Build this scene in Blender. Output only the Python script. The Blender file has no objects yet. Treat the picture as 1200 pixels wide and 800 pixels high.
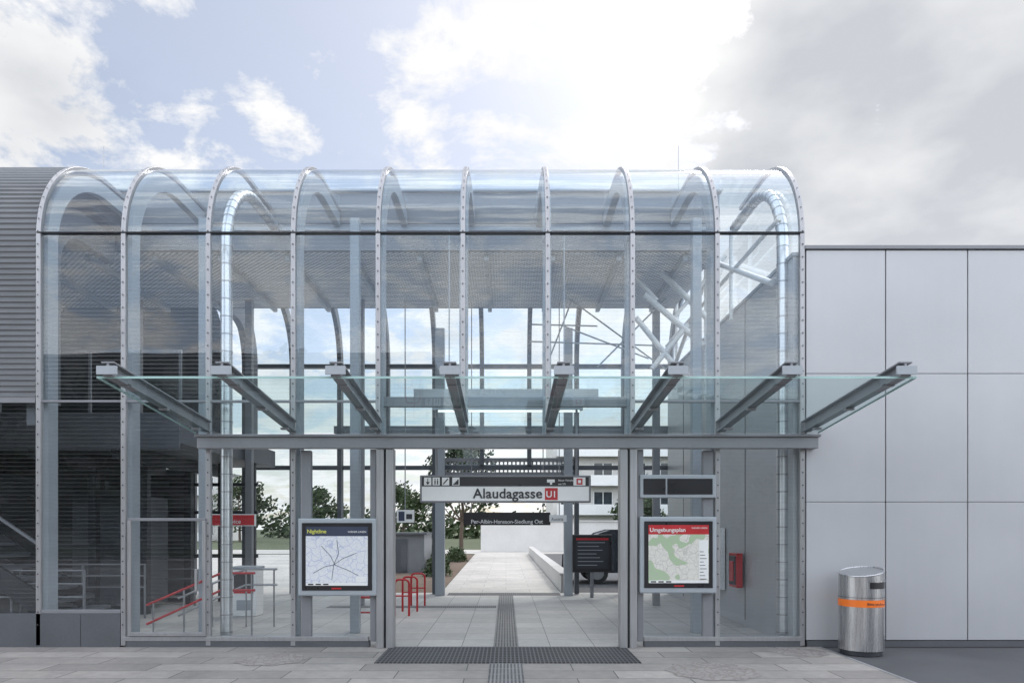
import bpy, math, random
from mathutils import Vector, Matrix
random.seed(4)
rad=math.radians
D=9.5; F=826.5; H=1.6
def fx(u,Y=0.0): return (u-593)*(D+Y)/F
def fz(v,Y=0.0): return H+(618-v)*(D+Y)/F
scn=bpy.context.scene
# ------------------------------------------------------------ materials
class N:
    def __init__(s,name):
        s.m=bpy.data.materials.new(name); s.m.use_nodes=True; s.t=s.m.node_tree
        s.t.nodes.clear(); s.out=s.t.nodes.new('ShaderNodeOutputMaterial')
        s.geo=s.t.nodes.new('ShaderNodeNewGeometry')
    def n(s,typ,**k):
        nd=s.t.nodes.new(typ)
        for a,b in k.items(): setattr(nd,a,b)
        return nd
    def l(s,a,b): s.t.links.new(a,b)
    def math(s,op,a,b=None,c=None):
        nd=s.n('ShaderNodeMath',operation=op)
        for i,v in enumerate((a,b,c)):
            if v is None: continue
            if isinstance(v,(int,float)): nd.inputs[i].default_value=v
            else: s.l(v,nd.inputs[i])
        return nd.outputs[0]
    def noise(s,scale,detail=3,vec=None,rough=.55):
        nd=s.n('ShaderNodeTexNoise'); nd.inputs['Scale'].default_value=scale
        nd.inputs['Detail'].default_value=detail; nd.inputs['Roughness'].default_value=rough
        s.l(vec or s.geo.outputs['Position'],nd.inputs['Vector']); return nd.outputs['Fac']
    def ramp(s,fac,stops,interp='LINEAR'):
        nd=s.n('ShaderNodeValToRGB'); cr=nd.color_ramp; cr.interpolation=interp
        while len(cr.elements)<len(stops): cr.elements.new(.5)
        for e,(p,c) in zip(cr.elements,stops): e.position=p; e.color=(*c,1) if len(c)==3 else c
        s.l(fac,nd.inputs[0]); return nd.outputs[0]
    def mixc(s,fac,a,b,blend='MIX'):
        nd=s.n('ShaderNodeMix',data_type='RGBA',blend_type=blend)
        for i,v in ((0,fac),(6,a),(7,b)):
            if isinstance(v,(int,float)): nd.inputs[i].default_value=v
            elif isinstance(v,tuple): nd.inputs[i].default_value=(*v,1)
            else: s.l(v,nd.inputs[i])
        return nd.outputs[2]
    def vmul(s,v):
        nd=s.n('ShaderNodeVectorMath',operation='MULTIPLY'); s.l(s.geo.outputs['Position'],nd.inputs[0]); nd.inputs[1].default_value=v
        return nd.outputs[0]
    def bump(s,h,strength=.3,dist=.01):
        nd=s.n('ShaderNodeBump'); nd.inputs['Strength'].default_value=strength; nd.inputs['Distance'].default_value=dist
        s.l(h,nd.inputs['Height']); return nd.outputs[0]
    def pbr(s,color,rough=.5,metal=0.0,normal=None,spec=.5):
        b=s.n('ShaderNodeBsdfPrincipled')
        if isinstance(color,tuple): b.inputs['Base Color'].default_value=(*color,1)
        else: s.l(color,b.inputs['Base Color'])
        if isinstance(rough,(int,float)): b.inputs['Roughness'].default_value=rough
        else: s.l(rough,b.inputs['Roughness'])
        b.inputs['Metallic'].default_value=metal
        b.inputs['Specular IOR Level'].default_value=spec
        if normal is not None: s.l(normal,b.inputs['Normal'])
        s.l(b.outputs[0],s.out.inputs[0]); return b
def paint(name,c,rough=.5,metal=0.,var=.12,scale=3.,spec=.5):
    s=N(name); f=s.noise(scale,4)
    lo=tuple(x*(1-var) for x in c); hi=tuple(min(1,x*(1+var)) for x in c)
    f2=s.noise(scale*14,1)
    col=s.ramp(s.math('ADD',s.math('MULTIPLY',f,.7),s.math('MULTIPLY',f2,.3)),[(.3,lo),(.7,hi)])
    r=s.math('ADD',s.math('MULTIPLY',f,.2),rough-.1)
    s.pbr(col,r,metal,spec=spec); return s.m
def brushed(name,c,rough=.3,metal=.9,axis=(60,60,2)):
    s=N(name); f=s.noise(1.,2,s.vmul(axis)); g=s.noise(1.3,3)
    col=s.ramp(s.math('ADD',s.math('MULTIPLY',f,.5),s.math('MULTIPLY',g,.5)),[(.3,tuple(x*.82 for x in c)),(.7,tuple(min(1,x*1.12) for x in c))])
    s.pbr(col,s.math('ADD',s.math('MULTIPLY',f,.2),rough-.1),metal); return s.m
def glass(name,tint,refl=.10,haze=.05,stripe=0.0,pitch=.055,graz=.85,pw=4.):
    s=N(name)
    lw=s.n('ShaderNodeLayerWeight'); lw.inputs[0].default_value=.5
    fac=s.math('ADD',s.math('MULTIPLY',s.math('POWER',lw.outputs['Facing'],pw),graz),refl)
    tr=s.n('ShaderNodeBsdfTransparent'); tr.inputs[0].default_value=(*tint,1)
    gl=s.n('ShaderNodeBsdfGlossy'); gl.inputs['Roughness'].default_value=.0; gl.inputs[0].default_value=(.93,.96,1,1)
    b=s.bump(s.noise(.7,1),.14,.02); s.l(b,gl.inputs['Normal'])
    m=s.n('ShaderNodeMixShader'); s.l(fac,m.inputs[0]); s.l(tr.outputs[0],m.inputs[1]); s.l(gl.outputs[0],m.inputs[2])
    df=s.n('ShaderNodeBsdfDiffuse'); df.inputs[0].default_value=(.75,.79,.82,1)
    m2=s.n('ShaderNodeMixShader')
    hz=s.math('MULTIPLY',s.noise(.9,3),haze*2)
    if stripe>0:
        sep=s.n('ShaderNodeSeparateXYZ'); s.l(s.geo.outputs['Position'],sep.inputs[0])
        fr=s.math('FRACT',s.math('DIVIDE',sep.outputs[2],pitch))
        st=s.math('MULTIPLY',s.math('LESS_THAN',fr,.25),stripe); hz=s.math('ADD',hz,st)
    s.l(hz,m2.inputs[0]); s.l(m.outputs[0],m2.inputs[1]); s.l(df.outputs[0],m2.inputs[2])
    s.l(m2.outputs[0],s.out.inputs[0]); return s.m

M={}
M['glass']=glass('facade_glass',(.87,.92,.945),.055,.01,.075)
M['glass_low']=glass('lower_facade_glass',(.90,.93,.94),.045,.004,.028)
M['glass_roof']=glass('curved_glass',(.85,.92,.955),.08,.012,.04)
M['glass_rear']=glass('rear_glass',(.94,.965,.975),.04,.0,.0)
M['glass_canopy']=glass('canopy_glass',(.79,.89,.88),.05,.035,graz=.22,pw=5.)
M['glass_edge']=paint('glass_edge',(.35,.52,.50),.2)
M['steel']=brushed('stainless_steel',(.37,.37,.38),.36,.6)
M['inox']=brushed('bin_stainless',(.50,.50,.51),.28,.9)
M['bolt']=paint('bolt_dark',(.05,.05,.055),.6)
M['frame']=paint('grey_painted_steel',(.21,.215,.23),.42,.2,.07)
M['beam']=paint('beam_grey',(.24,.245,.26),.45,.2,.07,1.5)
M['rib']=paint('rib_light_grey',(.33,.36,.39),.45,.1,.06)
M['darkrib']=paint('rib_dark_grey',(.10,.11,.125),.5,.1)
M['duct']=brushed('duct_silver',(.62,.63,.64),.32,.9,(3,3,60))
M['dark']=paint('dark_metal',(.035,.038,.045),.45,.2)
M['plinth']=paint('plinth_grey',(.085,.09,.10),.6,0,.15,2)
M['black']=paint('black_plastic',(.015,.015,.018),.3)
M['white']=paint('white_enamel',(.74,.74,.73),.35,0,.04)
M['ink']=paint('dark_ink',(.035,.035,.04),.5)
M['red']=paint('red_paint',(.45,.022,.028),.35)
M['orange']=paint('orange_band',(.80,.17,.015),.4)
M['yellow']=paint('yellow_text',(.60,.60,.10),.5)
M['navy']=paint('navy_header',(.035,.045,.08),.4)
M['rubber']=paint('tyre_rubber',(.02,.02,.02),.8)
M['render']=paint('render_light',(.58,.57,.55),.85,0,.08,.6)
M['concrete']=paint('concrete_light',(.46,.45,.43),.85,0,.12,1.2)
M['facade']=paint('facade_dim',(.20,.20,.20),.85,0,.12,1.2)
M['mulch']=paint('mulch',(.12,.085,.06),.95,0,.4,6)
M['grass']=paint('grass',(.07,.085,.04),.95,0,.4,5)
M['bark']=paint('bark',(.10,.075,.055),.95,0,.3,12)
M['carpaint']=paint('car_paint',(.03,.035,.045),.25,.2,.1,2)
M['window']=paint('window_dark',(.03,.04,.05),.1,0,.3,2)
M['clad']=brushed('corrugated_aluminium',(.17,.178,.188),.5,.3,(2,30,30))
M['inner']=paint('inner_cladding',(.12,.13,.145),.6,.1,.12,.8)
s=N('wall_panel')
f=s.noise(.5,5); f2=s.noise(1.,3,s.vmul((9,9,.6)))
col=s.ramp(s.math('ADD',s.math('MULTIPLY',f,.9),s.math('MULTIPLY',f2,.1)),[(.3,(.41,.417,.43)),(.7,(.48,.487,.50))])
s.pbr(col,.36,.2,s.bump(s.noise(1.3,2),.14,.02)); M['panel']=s.m
s=N('perforated_ceiling')
sep=s.n('ShaderNodeSeparateXYZ'); s.l(s.geo.outputs['Position'],sep.inputs[0])
k=2*math.pi/.10
a=s.math('SINE',s.math('MULTIPLY',sep.outputs[0],k)); b=s.math('SINE',s.math('MULTIPLY',sep.outputs[1],k))
hole=s.math('GREATER_THAN',s.math('MULTIPLY',a,b),.25)
base=s.ramp(s.noise(.8,3),[(.3,(.60,.62,.65)),(.7,(.72,.74,.77))])
s.pbr(s.mixc(hole,base,(.14,.15,.16)),.5,.1); M['ceil']=s.m
s=N('grating')
sep=s.n('ShaderNodeSeparateXYZ'); s.l(s.geo.outputs['Position'],sep.inputs[0])
a=s.math('LESS_THAN',s.math('FRACT',s.math('DIVIDE',sep.outputs[0],.05)),.35)
b=s.math('LESS_THAN',s.math('FRACT',s.math('DIVIDE',sep.outputs[1],.12)),.2)
mx=s.math('MAXIMUM',a,b)
s.pbr(s.mixc(mx,(.015,.015,.017),(.11,.11,.115)),.6,.2,s.bump(mx,.6,.01)); M['mat']=s.m
def paving(name,w,h,c1,c2,mort,mw=.006,off=.5,rot=0,stain=.25):
    s=N(name); br=s.n('ShaderNodeTexBrick'); br.offset=off
    mp=s.n('ShaderNodeMapping'); mp.inputs['Rotation'].default_value=(0,0,rot); s.l(s.geo.outputs['Position'],mp.inputs[0]); s.l(mp.outputs[0],br.inputs[0])
    br.inputs['Scale'].default_value=1; br.inputs['Brick Width'].default_value=w; br.inputs['Row Height'].default_value=h
    br.inputs['Mortar Size'].default_value=mw; br.inputs['Mortar Smooth'].default_value=.3; br.inputs['Bias'].default_value=0
    br.inputs['Color1'].default_value=(*c1,1); br.inputs['Color2'].default_value=(*c2,1); br.inputs['Mortar'].default_value=(*mort,1)
    n1=s.noise(.7,5,rough=.65); n2=s.noise(90,2); n3=s.noise(9,3)
    st=s.ramp(s.math('ADD',s.math('MULTIPLY',n1,.65),s.math('MULTIPLY',n3,.35)),[(.36,(1-stain,)*3),(.6,(1.05,1.04,1.02))]); sp=s.ramp(n2,[(.3,(.86,.86,.86)),(.7,(1.1,1.1,1.1))])
    c=s.mixc(1.,s.mixc(1.,br.outputs[0],st,'MULTIPLY'),sp,'MULTIPLY')
    s.pbr(c,s.math('ADD',s.math('MULTIPLY',n1,.3),.5),0,s.bump(s.math('SUBTRACT',n2,br.outputs['Fac']),.25,.004),spec=.35); return s.m
M['pave']=paving('concrete_paving',1.2,.40,(.37,.345,.325),(.26,.243,.23),(.08,.075,.07),.007,.37)
M['floor']=paving('station_floor_tiles',.60,.60,(.48,.47,.46),(.40,.393,.385),(.18,.175,.17),.006,.0,0,.18)
M['path']=paving('footpath_slabs',1.2,.8,(.50,.48,.45),(.44,.425,.40),(.28,.27,.26),.008,.5)
M['tactile']=paving('tactile_paving',.30,.04,(.11,.11,.115),(.08,.08,.085),(.24,.24,.24),.012,.0,math.pi/2)
s=N('asphalt'); n=s.noise(140,2); g=s.noise(.8,4)
s.pbr(s.ramp(s.math('ADD',s.math('MULTIPLY',n,.6),s.math('MULTIPLY',g,.4)),[(.3,(.045,.046,.05)),(.7,(.12,.12,.125))]),.8,0,s.bump(n,.4,.006)); M['asphalt']=s.m
s=N('paving_ornament'); v=s.n('ShaderNodeTexVoronoi'); v.feature='DISTANCE_TO_EDGE'; v.inputs['Scale'].default_value=13; s.l(s.geo.outputs['Position'],v.inputs[0])
ln=s.math('LESS_THAN',v.outputs[0],.09)
s.pbr(s.mixc(s.math('MULTIPLY',ln,.45),s.ramp(s.noise(5,3),[(.3,(.25,.23,.22)),(.7,(.32,.30,.28))]),(.14,.10,.09)),.75); M['orn']=s.m
def mapmat(name,base,line,patch=None,sc=9,lw1=.035,lw2=.06):
    s=N(name); v=s.n('ShaderNodeTexVoronoi'); v.feature='DISTANCE_TO_EDGE'; v.inputs['Scale'].default_value=sc
    nz=s.n('ShaderNodeTexNoise'); nz.inputs['Scale'].default_value=5; s.l(s.geo.outputs['Position'],nz.inputs[0])
    ad=s.n('ShaderNodeVectorMath',operation='ADD'); s.l(s.geo.outputs['Position'],ad.inputs[0])
    sc_=s.n('ShaderNodeVectorMath',operation='SCALE'); s.l(nz.outputs['Color'],sc_.inputs[0]); sc_.inputs[3].default_value=.15; s.l(sc_.outputs[0],ad.inputs[1])
    s.l(ad.outputs[0],v.inputs[0])
    v2=s.n('ShaderNodeTexVoronoi'); v2.feature='DISTANCE_TO_EDGE'; v2.inputs['Scale'].default_value=sc*3; s.l(ad.outputs[0],v2.inputs[0])
    b=base
    if patch: b=s.mixc(s.math('GREATER_THAN',s.noise(4.5,1),.56),base,patch)
    c=s.mixc(s.math('MULTIPLY',s.math('LESS_THAN',v2.outputs[0],lw2),.3),b,line)
    c=s.mixc(s.math('MULTIPLY',s.math('LESS_THAN',v.outputs[0],lw1),.6),c,line)
    s.pbr(c,.25); return s.m
M['map1']=mapmat('route_map',(.70,.71,.73),(.36,.40,.60),None,8,.024,.045)
M['map2']=mapmat('area_map',(.68,.66,.60),(.45,.42,.40),(.38,.50,.32),11)
s=N('lamp_tube'); e=s.n('ShaderNodeEmission'); e.inputs[0].default_value=(1,.98,.95,1); e.inputs[1].default_value=1.6; s.l(e.outputs[0],s.out.inputs[0]); M['lamp']=s.m
def leafmat(name,a,b):
    s=N(name); oi=s.noise(1.1,2); n2=s.noise(9,1)
    c=s.ramp(s.math('ADD',s.math('MULTIPLY',oi,.6),s.math('MULTIPLY',n2,.4)),[(.35,a),(.65,b)])
    s.pbr(c,.6,0,spec=.2); return s.m
M['leaf']=leafmat('leaves',(.022,.038,.016),(.07,.095,.04))
M['needle']=leafmat('pine_needles',(.02,.034,.018),(.055,.075,.04))

# ------------------------------------------------------------ mesh builder
class B:
    def __init__(s,name,parent=None,smooth=False):
        s.name=name;s.p=parent;s.v=[];s.f=[];s.mi=[];s.mats=[];s.sm=smooth
    def mid(s,m):
        m=M[m] if isinstance(m,str) else m
        if m not in s.mats: s.mats.append(m)
        return s.mats.index(m)
    def face(s,pts,m):
        i=len(s.v); s.v+= [tuple(p) for p in pts]; s.f.append(tuple(range(i,i+len(pts)))); s.mi.append(s.mid(m))
    def box(s,x0,x1,y0,y1,z0,z1,m):
        i=len(s.v)
        s.v+=[(x0,y0,z0),(x1,y0,z0),(x1,y1,z0),(x0,y1,z0),(x0,y0,z1),(x1,y0,z1),(x1,y1,z1),(x0,y1,z1)]
        for f in ((0,3,2,1),(4,5,6,7),(0,1,5,4),(1,2,6,5),(2,3,7,6),(3,0,4,7)):
            s.f.append(tuple(i+k for k in f)); s.mi.append(s.mid(m))
        return s
    def bar(s,a,b,w,h,m,up=(0,0,1)):
        a=Vector(a);b=Vector(b);d=(b-a).normalized();u=Vector(up)
        r=d.cross(u)
        if r.length<1e-4: r=d.cross(Vector((0,1,0)))
        r.normalize();u=r.cross(d)
        i=len(s.v)
        for p in (a,b):
            for sx,sz in ((-1,-1),(1,-1),(1,1),(-1,1)): s.v.append(tuple(p+r*sx*w/2+u*sz*h/2))
        for f in ((0,1,2,3),(7,6,5,4),(0,4,5,1),(1,5,6,2),(2,6,7,3),(3,7,4,0)):
            s.f.append(tuple(i+k for k in f)); s.mi.append(s.mid(m))
    def tube(s,pts,r,m,n=10,caps=True,radii=None):
        pts=[Vector(p) for p in pts]; i0=len(s.v); prev=None
        for k,p in enumerate(pts):
            if k==0: d=pts[1]-p
            elif k==len(pts)-1: d=p-pts[k-1]
            else: d=pts[k+1]-pts[k-1]
            d.normalize()
            if prev is None:
                a=d.orthogonal().normalized()
            else:
                a=(prev-d*prev.dot(d)).normalized()
            prev=a; b=d.cross(a); rr=radii[k] if radii else r
            for j in range(n):
                t=2*math.pi*j/n; s.v.append(tuple(p+a*math.cos(t)*rr+b*math.sin(t)*rr))
        mi=s.mid(m)
        for k in range(len(pts)-1):
            for j in range(n):
                a=i0+k*n+j;b=i0+k*n+(j+1)%n; s.f.append((a,b,b+n,a+n)); s.mi.append(mi)
        if caps:
            s.f.append(tuple(i0+j for j in range(n))[::-1]); s.mi.append(mi)
            s.f.append(tuple(i0+(len(pts)-1)*n+j for j in range(n))); s.mi.append(mi)
    def sweep(s,pa,pb,x0,x1,m):
        i=len(s.v); n=len(pa)
        for (a,b) in zip(pa,pb):
            s.v+=[(x0,a[0],a[1]),(x1,a[0],a[1]),(x1,b[0],b[1]),(x0,b[0],b[1])]
        mi=s.mid(m)
        for k in range(n-1):
            o=i+4*k
            for j in range(4):
                s.f.append((o+j,o+(j+1)%4,o+4+(j+1)%4,o+4+j)); s.mi.append(mi)
        s.f.append((i+3,i+2,i+1,i)); s.f.append((i+4*(n-1),i+4*(n-1)+1,i+4*(n-1)+2,i+4*(n-1)+3)); s.mi+=[mi,mi]
    def surf(s,p,x0,x1,m):
        i=len(s.v)
        for a in p: s.v+=[(x0,a[0],a[1]),(x1,a[0],a[1])]
        for k in range(len(p)-1):
            o=i+2*k; s.f.append((o,o+1,o+3,o+2)); s.mi.append(s.mid(m))
    def done(s,bevel=0,loc=None):
        me=bpy.data.meshes.new(s.name); me.from_pydata(s.v,[],s.f); 
        for m in s.mats: me.materials.append(m)
        me.polygons.foreach_set('material_index',s.mi)
        if s.sm: me.polygons.foreach_set('use_smooth',[True]*len(s.f))
        me.update(); o=bpy.data.objects.new(s.name,me); scn.collection.objects.link(o)
        if s.p: o.parent=s.p
        if s.sm:
            try:
                me.set_sharp_from_angle(angle=rad(40))
            except Exception: pass
        if bevel:
            md=o.modifiers.new('bevel','BEVEL'); md.width=bevel; md.segments=2; md.limit_method='ANGLE'
        return o
def empty(name):
    e=bpy.data.objects.new(name,None); scn.collection.objects.link(e); return e
def text(body,x,y,z,size,m,parent,align='LEFT',bold=.0,name='lettering',extrude=.001,sp=1.0):
    c=bpy.data.curves.new(name,'FONT'); c.body=body; c.size=size; c.extrude=extrude; c.offset=bold; c.align_x=align; c.space_character=sp
    c.materials.append(M[m]); o=bpy.data.objects.new(name,c); scn.collection.objects.link(o)
    o.location=(x,y,z); o.rotation_euler=(rad(90),0,0); o.parent=parent; return o

# ------------------------------------------------------------ ground
W=7.6
b=B('ground'); b.face([(-600,-600,-.03),(600,-600,-.03),(600,600,-.03),(-600,600,-.03)],'grass'); b.done()
b=B('pavement'); b.face([(-60,-30,0),(4.2,-30,0),(4.2,0.02,0),(-60,0.02,0)],'pave'); b.done()
b=B('road'); b.face([(4.24,-30,-.008),(60,-30,-.008),(60,0.1,-.008),(4.24,0.1,-.008)],'asphalt'); b.done()
b=B('pavement_edging'); b.box(4.2,4.24,-30,-.02,-.03,.004,'steel'); b.done()
b=B('station_floor'); b.face([(-30,.02,.0),(4.0,.02,.0),(4.0,W+.3,.0),(-30,W+.3,.0)],'floor'); b.done()
b=B('entrance_mat'); b.box(-1.56,1.6,-1.17,-.06,-.02,.008,'mat'); b.done()
b=B('tactile_paving'); b.box(-.19,.19,-4,-1.19,-.02,.006,'tactile'); b.box(-.17,.17,-.04,W-.45,-.02,.007,'tactile')
b.box(-1.4,1.3,W-.4,W+.2,-.02,.006,'mat'); b.box(-3.6,-.2,4.6,4.95,-.02,.007,'tactile'); b.done()
for (u,v,r) in ((318,772,.42),(938,764,.33),(835,786,.50)):
    d=H*F/(v-618); b=B('paving_ornament'); X=(u-593)*d/F; Y=d-D
    n=40; b.face([(X+r*(1+.06*math.sin(9*2*math.pi*i/n))*math.cos(2*math.pi*i/n),Y+r*(1+.06*math.sin(9*2*math.pi*i/n))*math.sin(2*math.pi*i/n),.004) for i in range(n)],'orn'); b.done()
b=B('footpath'); b.face([(-1.6,W+.3,.0),(1.35,W+.3,.0),(1.35,34,.0),(-1.9,34,.0)],'path')
b.face([(-30,34,-.004),(30,34,-.004),(30,42,-.004),(-30,42,-.004)],'path'); b.done()
b=B('planting_bed'); b.face([(-5,W+.3,-.004),(-1.62,W+.3,-.004),(-1.92,33,-.004),(-5,33,-.004)],'mulch'); b.done()
b=B('rear_plaza'); b.face([(-40,W+.3,-.004),(-5.04,W+.3,-.004),(-5.04,33,-.004),(-40,33,-.004)],'path'); b.done()
b=B('parking_area'); b.face([(1.62,W+.3,-.012),(30,W+.3,-.012),(30,33.9,-.012),(1.62,33.9,-.012)],'asphalt')
for i in range(8): b.box(3+i*2.6,3.1+i*2.6,12.5,17.5,-.02,-.006,'white')
b.done()
b=B('parapet_wall'); b.box(1.37,1.6,W+.5,33,-.02,.42,'concrete'); b.box(1.34,1.63,W+.47,33.03,.421,.47,'concrete'); b.done(.01)

# ------------------------------------------------------------ station building
st=empty('station_building')
R=1.5; ZC=5.5
XI=[-6.28+1.14*i for i in range(10)]
def prof(o,z0,yend=2.45,n=20,back=False):
    p=[(o,z0)]
    if z0<ZC-.01: p.append((o,ZC))
    for i in range(1,n+1):
        t=math.pi/2*i/n; p.append((R-(R-o)*math.cos(t),ZC+(R-o)*math.sin(t)))
    if yend>R: p.append((yend,ZC+R-o))
    if back: p=[(W-y,z) for y,z in p]
    return p
g=B('front_glazing',st,True)
for i in range(9):
    x0,x1=XI[i]+.02,XI[i+1]-.02
    zb=.47 if i<1 else .14
    if not 4<=i<=6: g.surf([(0.0,zb),(0.0,3.29)],x0,x1,'glass_low'); zt=3.31
    else: zt=2.84
    g.surf([(0.0,zt),(0.0,5.55)],x0,x1,'glass')
    p=[(0.0,5.57)]+[q for q in prof(0,5.5)[1:] if q[1]>5.6]
    g.surf(p,x0,x1,'glass_roof')
for i in range(14):
    x1=XI[0]-1.14*i-.02; g.surf([(0.0,.47),(0.0,3.28)],x1-1.1,x1,'glass_low')
g.done()
g=B('rear_glazing',st,True)
for i in range(9):
    x0,x1=XI[i]+.02,XI[i+1]-.02
    zb=3.1 if 4<=i<=6 else .14
    g.surf(prof(0,zb,1.9,back=True),x0,x1,'glass_rear')
g.done()
g=B('gable_glazing',st); 
gx=3.96
pp=[(0.06,5.32)]+[(y,z) for y,z in prof(.05,5.5)[1:]]+[(W-y,z) for y,z in prof(.05,5.5)[::-1][:-1]]+[(W-.06,5.32)]
g.face([(gx,y,z) for y,z in pp],'glass_rear'); g.done()
m=B('mullions',st)
def mull(x,zb,w=.062):
    m.sweep(prof(-.035,zb),prof(.03,zb),x-w/2,x+w/2,'steel')
for i,x in enumerate(XI):
    mull(x,.02) if i not in (4,5,6,7) else mull(x,2.85)
for k in range(1,14): m.box(XI[0]-1.14*k-.035,XI[0]-1.14*k+.035,-.03,.03,.46,3.28,'steel')
m.done(.004)
bo=B('mullion_bolts',st)
for i,x in enumerate(XI):
    z=.3 if i not in (4,5,6,7) else 3.0
    def disc(y,zz,ny,nz):
        c=Vector((x,y,zz)); nn=Vector((0,ny,nz)); t=Vector((1,0,0)); u=nn.cross(t)
        q=[c+nn*.008+(t*math.cos(a)+u*math.sin(a))*.011 for a in [k*math.pi/3 for k in range(6)]]
        bo.face(q,'bolt')
    while z<ZC: disc(-.037,z,-1,0); z+=.17
    t=.05
    while t<math.pi/2:
        disc(R-(R+.037)*math.cos(t),ZC+(R+.037)*math.sin(t),-math.cos(t),math.sin(t)); t+=.17/R
bo.done()
m=B('rear_mullions',st)
for i,x in enumerate(XI):
    zb=.02 if i not in (5,6) else 3.1
    m.sweep(prof(-.04,zb,1.9,back=True),prof(.20,zb,1.9,back=True),x-.05,x+.05,'darkrib')
for z in (3.0,5.45): m.box(XI[0],XI[-1],W-.06,W+.05,z,z+.1,'darkrib')
m.done()
m=B('structural_ribs',st)
for i,x in enumerate(XI):
    zb=0 if i in(0,1,3,8) else (2.86 if i in (4,5,6,7) else 3.0)
    if i in (2,9): continue
    w=.055
    m.sweep(prof(.09,zb,2.42),prof(.30,zb,2.42),x-w,x+w,'rib')
for k in range(0,13):
    x=XI[0]-1.14*k
    m.sweep(prof(.12,3.0,2.42),prof(.42,3.0,2.42),x-.06-.2,x+.06-.2,'darkrib')
m.done()
m=B('inner_columns',st)
for x in (-5.75,-4.6,-2.3,2.9):
    m.box(x-.07,x+.07,1.2,1.34,0,6.3,'rib')
for x in (-7.6,-5.3,-3.0,3.1):
    m.box(x-.07,x+.07,5.0,5.14,0,6.3,'frame')
m.box(-1.67,-1.45,7.1,7.3,0,6.3,'rib'); m.box(1.37,1.57,7.1,7.3,0,6.3,'rib')
m.done(.01)
m=B('silver_ducts',st,True)
for x in (-3.9,3.86):
    p=[(x,y,z) for y,z in prof(.34,.02,2.42,24)]
    q=[p[0]]; 
    for a,c in zip(p[:-1],p[1:]):
        L=(Vector(c)-Vector(a)).length; k=max(1,int(L/.12))
        for j in range(1,k+1): q.append(tuple(Vector(a).lerp(Vector(c),j/k)))
    m.tube(q,.08,'duct',16)
    for j in range(2,len(q),2):
        m.tube([q[j-1],tuple(Vector(q[j-1]).lerp(Vector(q[j]),.14))],.085,'steel',16)
m.done()
m=B('roof',st)
m.box(-22,3.62,2.45,5.65,6.75,7.02,'clad')
m.box(-22,3.62,2.46,2.54,6.3,6.745,'frame')
m.box(-22,3.62,2.47,2.53,6.96,7.28,'beam'); m.box(-22,3.66,2.40,2.56,7.282,7.31,'rib')
m.box(-22,3.62,5.55,5.63,6.3,6.745,'darkrib')
for i in range(26):
    x=XI[-1]-.9-1.14*i; m.box(x-.04,x+.04,2.6,5.5,6.18,6.29,'rib')
m.box(-22,3.62,2.42,2.455,6.62,6.68,'rib')
m.done()
for xx in (-7.7,3.3):
    m=B('lightning_rod'); m.tube([(xx,4,7.02),(xx,4,8.9)],.006,'steel',6); m.tube([(xx,4,7.02),(xx,4,7.25)],.03,'steel',8); m.done()
m=B('ceiling_panels',st); m.box(-22,3.6,2.55,5.54,6.3,6.33,'ceil'); m.done()
def corr(o,z0,yend,back=False,pitch=.075,amp=.018):
    p=prof(o,z0,yend,40); pts=[p[0]]; out=[]
    for a,c in zip(p[:-1],p[1:]):
        L=math.hypot(c[0]-a[0],c[1]-a[1]); k=max(1,round(L/(pitch/4)))
        for j in range(1,k+1): pts.append((a[0]+(c[0]-a[0])*j/k,a[1]+(c[1]-a[1])*j/k))
    for i,q in enumerate(pts):
        a=pts[max(0,i-1)];c=pts[min(len(pts)-1,i+1)]; dx,dz=c[0]-a[0],c[1]-a[1];L=math.hypot(dx,dz)
        s_=amp*(1 if (i%4)<2 else -1)*.5
        out.append((q[0]-dz/L*s_,q[1]+dx/L*s_))
    if back: out=[(W-y,z) for y,z in out]
    return out
m=B('corrugated_cladding',st)
m.surf(corr(-.02,3.36,2.5),-22,XI[0]-.04,'clad')
m.surf(corr(-.02,3.36,2.5,True),-22,XI[0]-.5,'clad')
m.surf(prof(.06,3.36,2.4),-22,XI[0]-.05,'inner'); m.surf(prof(.06,3.36,2.4,back=True),-22,XI[0]-.5,'inner')
m.box(-22,XI[0]-.05,-.02,.05,3.28,3.36,'frame')
m.done()
m=B('hall_interior',st)
m.box(-22,-5.4,2.2,7.0,3.0,3.38,'inner')
for k in range(12): m.box(-22+1.4*k,-21.9+1.4*k,2.3,6.9,2.75,2.998,'dark')
m.box(-22,-5.4,2.16,2.2,2.9,3.5,'darkrib')
m.box(-22.1,-22,0,W,0,7,'inner')
m.box(-22,-7.4,7.3,7.4,0,2.998,'inner')
m.box(-9.6,-8.9,5.5,7.2,0,2.99,'dark')
for x in (-5.5,-6.2,-6.9): m.box(x-.05,x+.05,5.8,5.9,0,2.99,'dark')
for z in (.95,1.9,2.5): m.box(-7.3,-5.4,5.8,5.88,z,z+.07,'dark')
for k in range(9): m.box(-5.42-1.5*k,-5.38-1.5*k,2.18,2.22,3.5,4.5,'frame')
m.box(-18,-5.38,2.17,2.23,4.5,4.55,'steel'); 
m.done()
m=B('platform_hall_portal',st)
m.sweep(prof(.5,3.4,2.4),prof(.95,3.4,2.4),-6.75,-6.6,'inner')
m.sweep(prof(.2,3.4,2.4,back=True),prof(.75,3.4,2.4,back=True),-6.1,-5.95,'inner')
m.done()
m=B('transoms',st)
m.box(XI[0]-.02,XI[-1]+.02,-.045,.04,5.552,5.568,'dark')
for a,c in ((0,4),(7,9)):
    m.box(XI[a],XI[c],-.02,.04,3.285,3.315,'frame')
m.box(XI[0],XI[1]-.04,-.025,.03,.45,.5,'frame')
m.box(XI[1],-1.85,-.04,.06,.08,.14,'steel'); m.box(1.85,XI[-1],-.04,.06,.08,.14,'steel')
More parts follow.
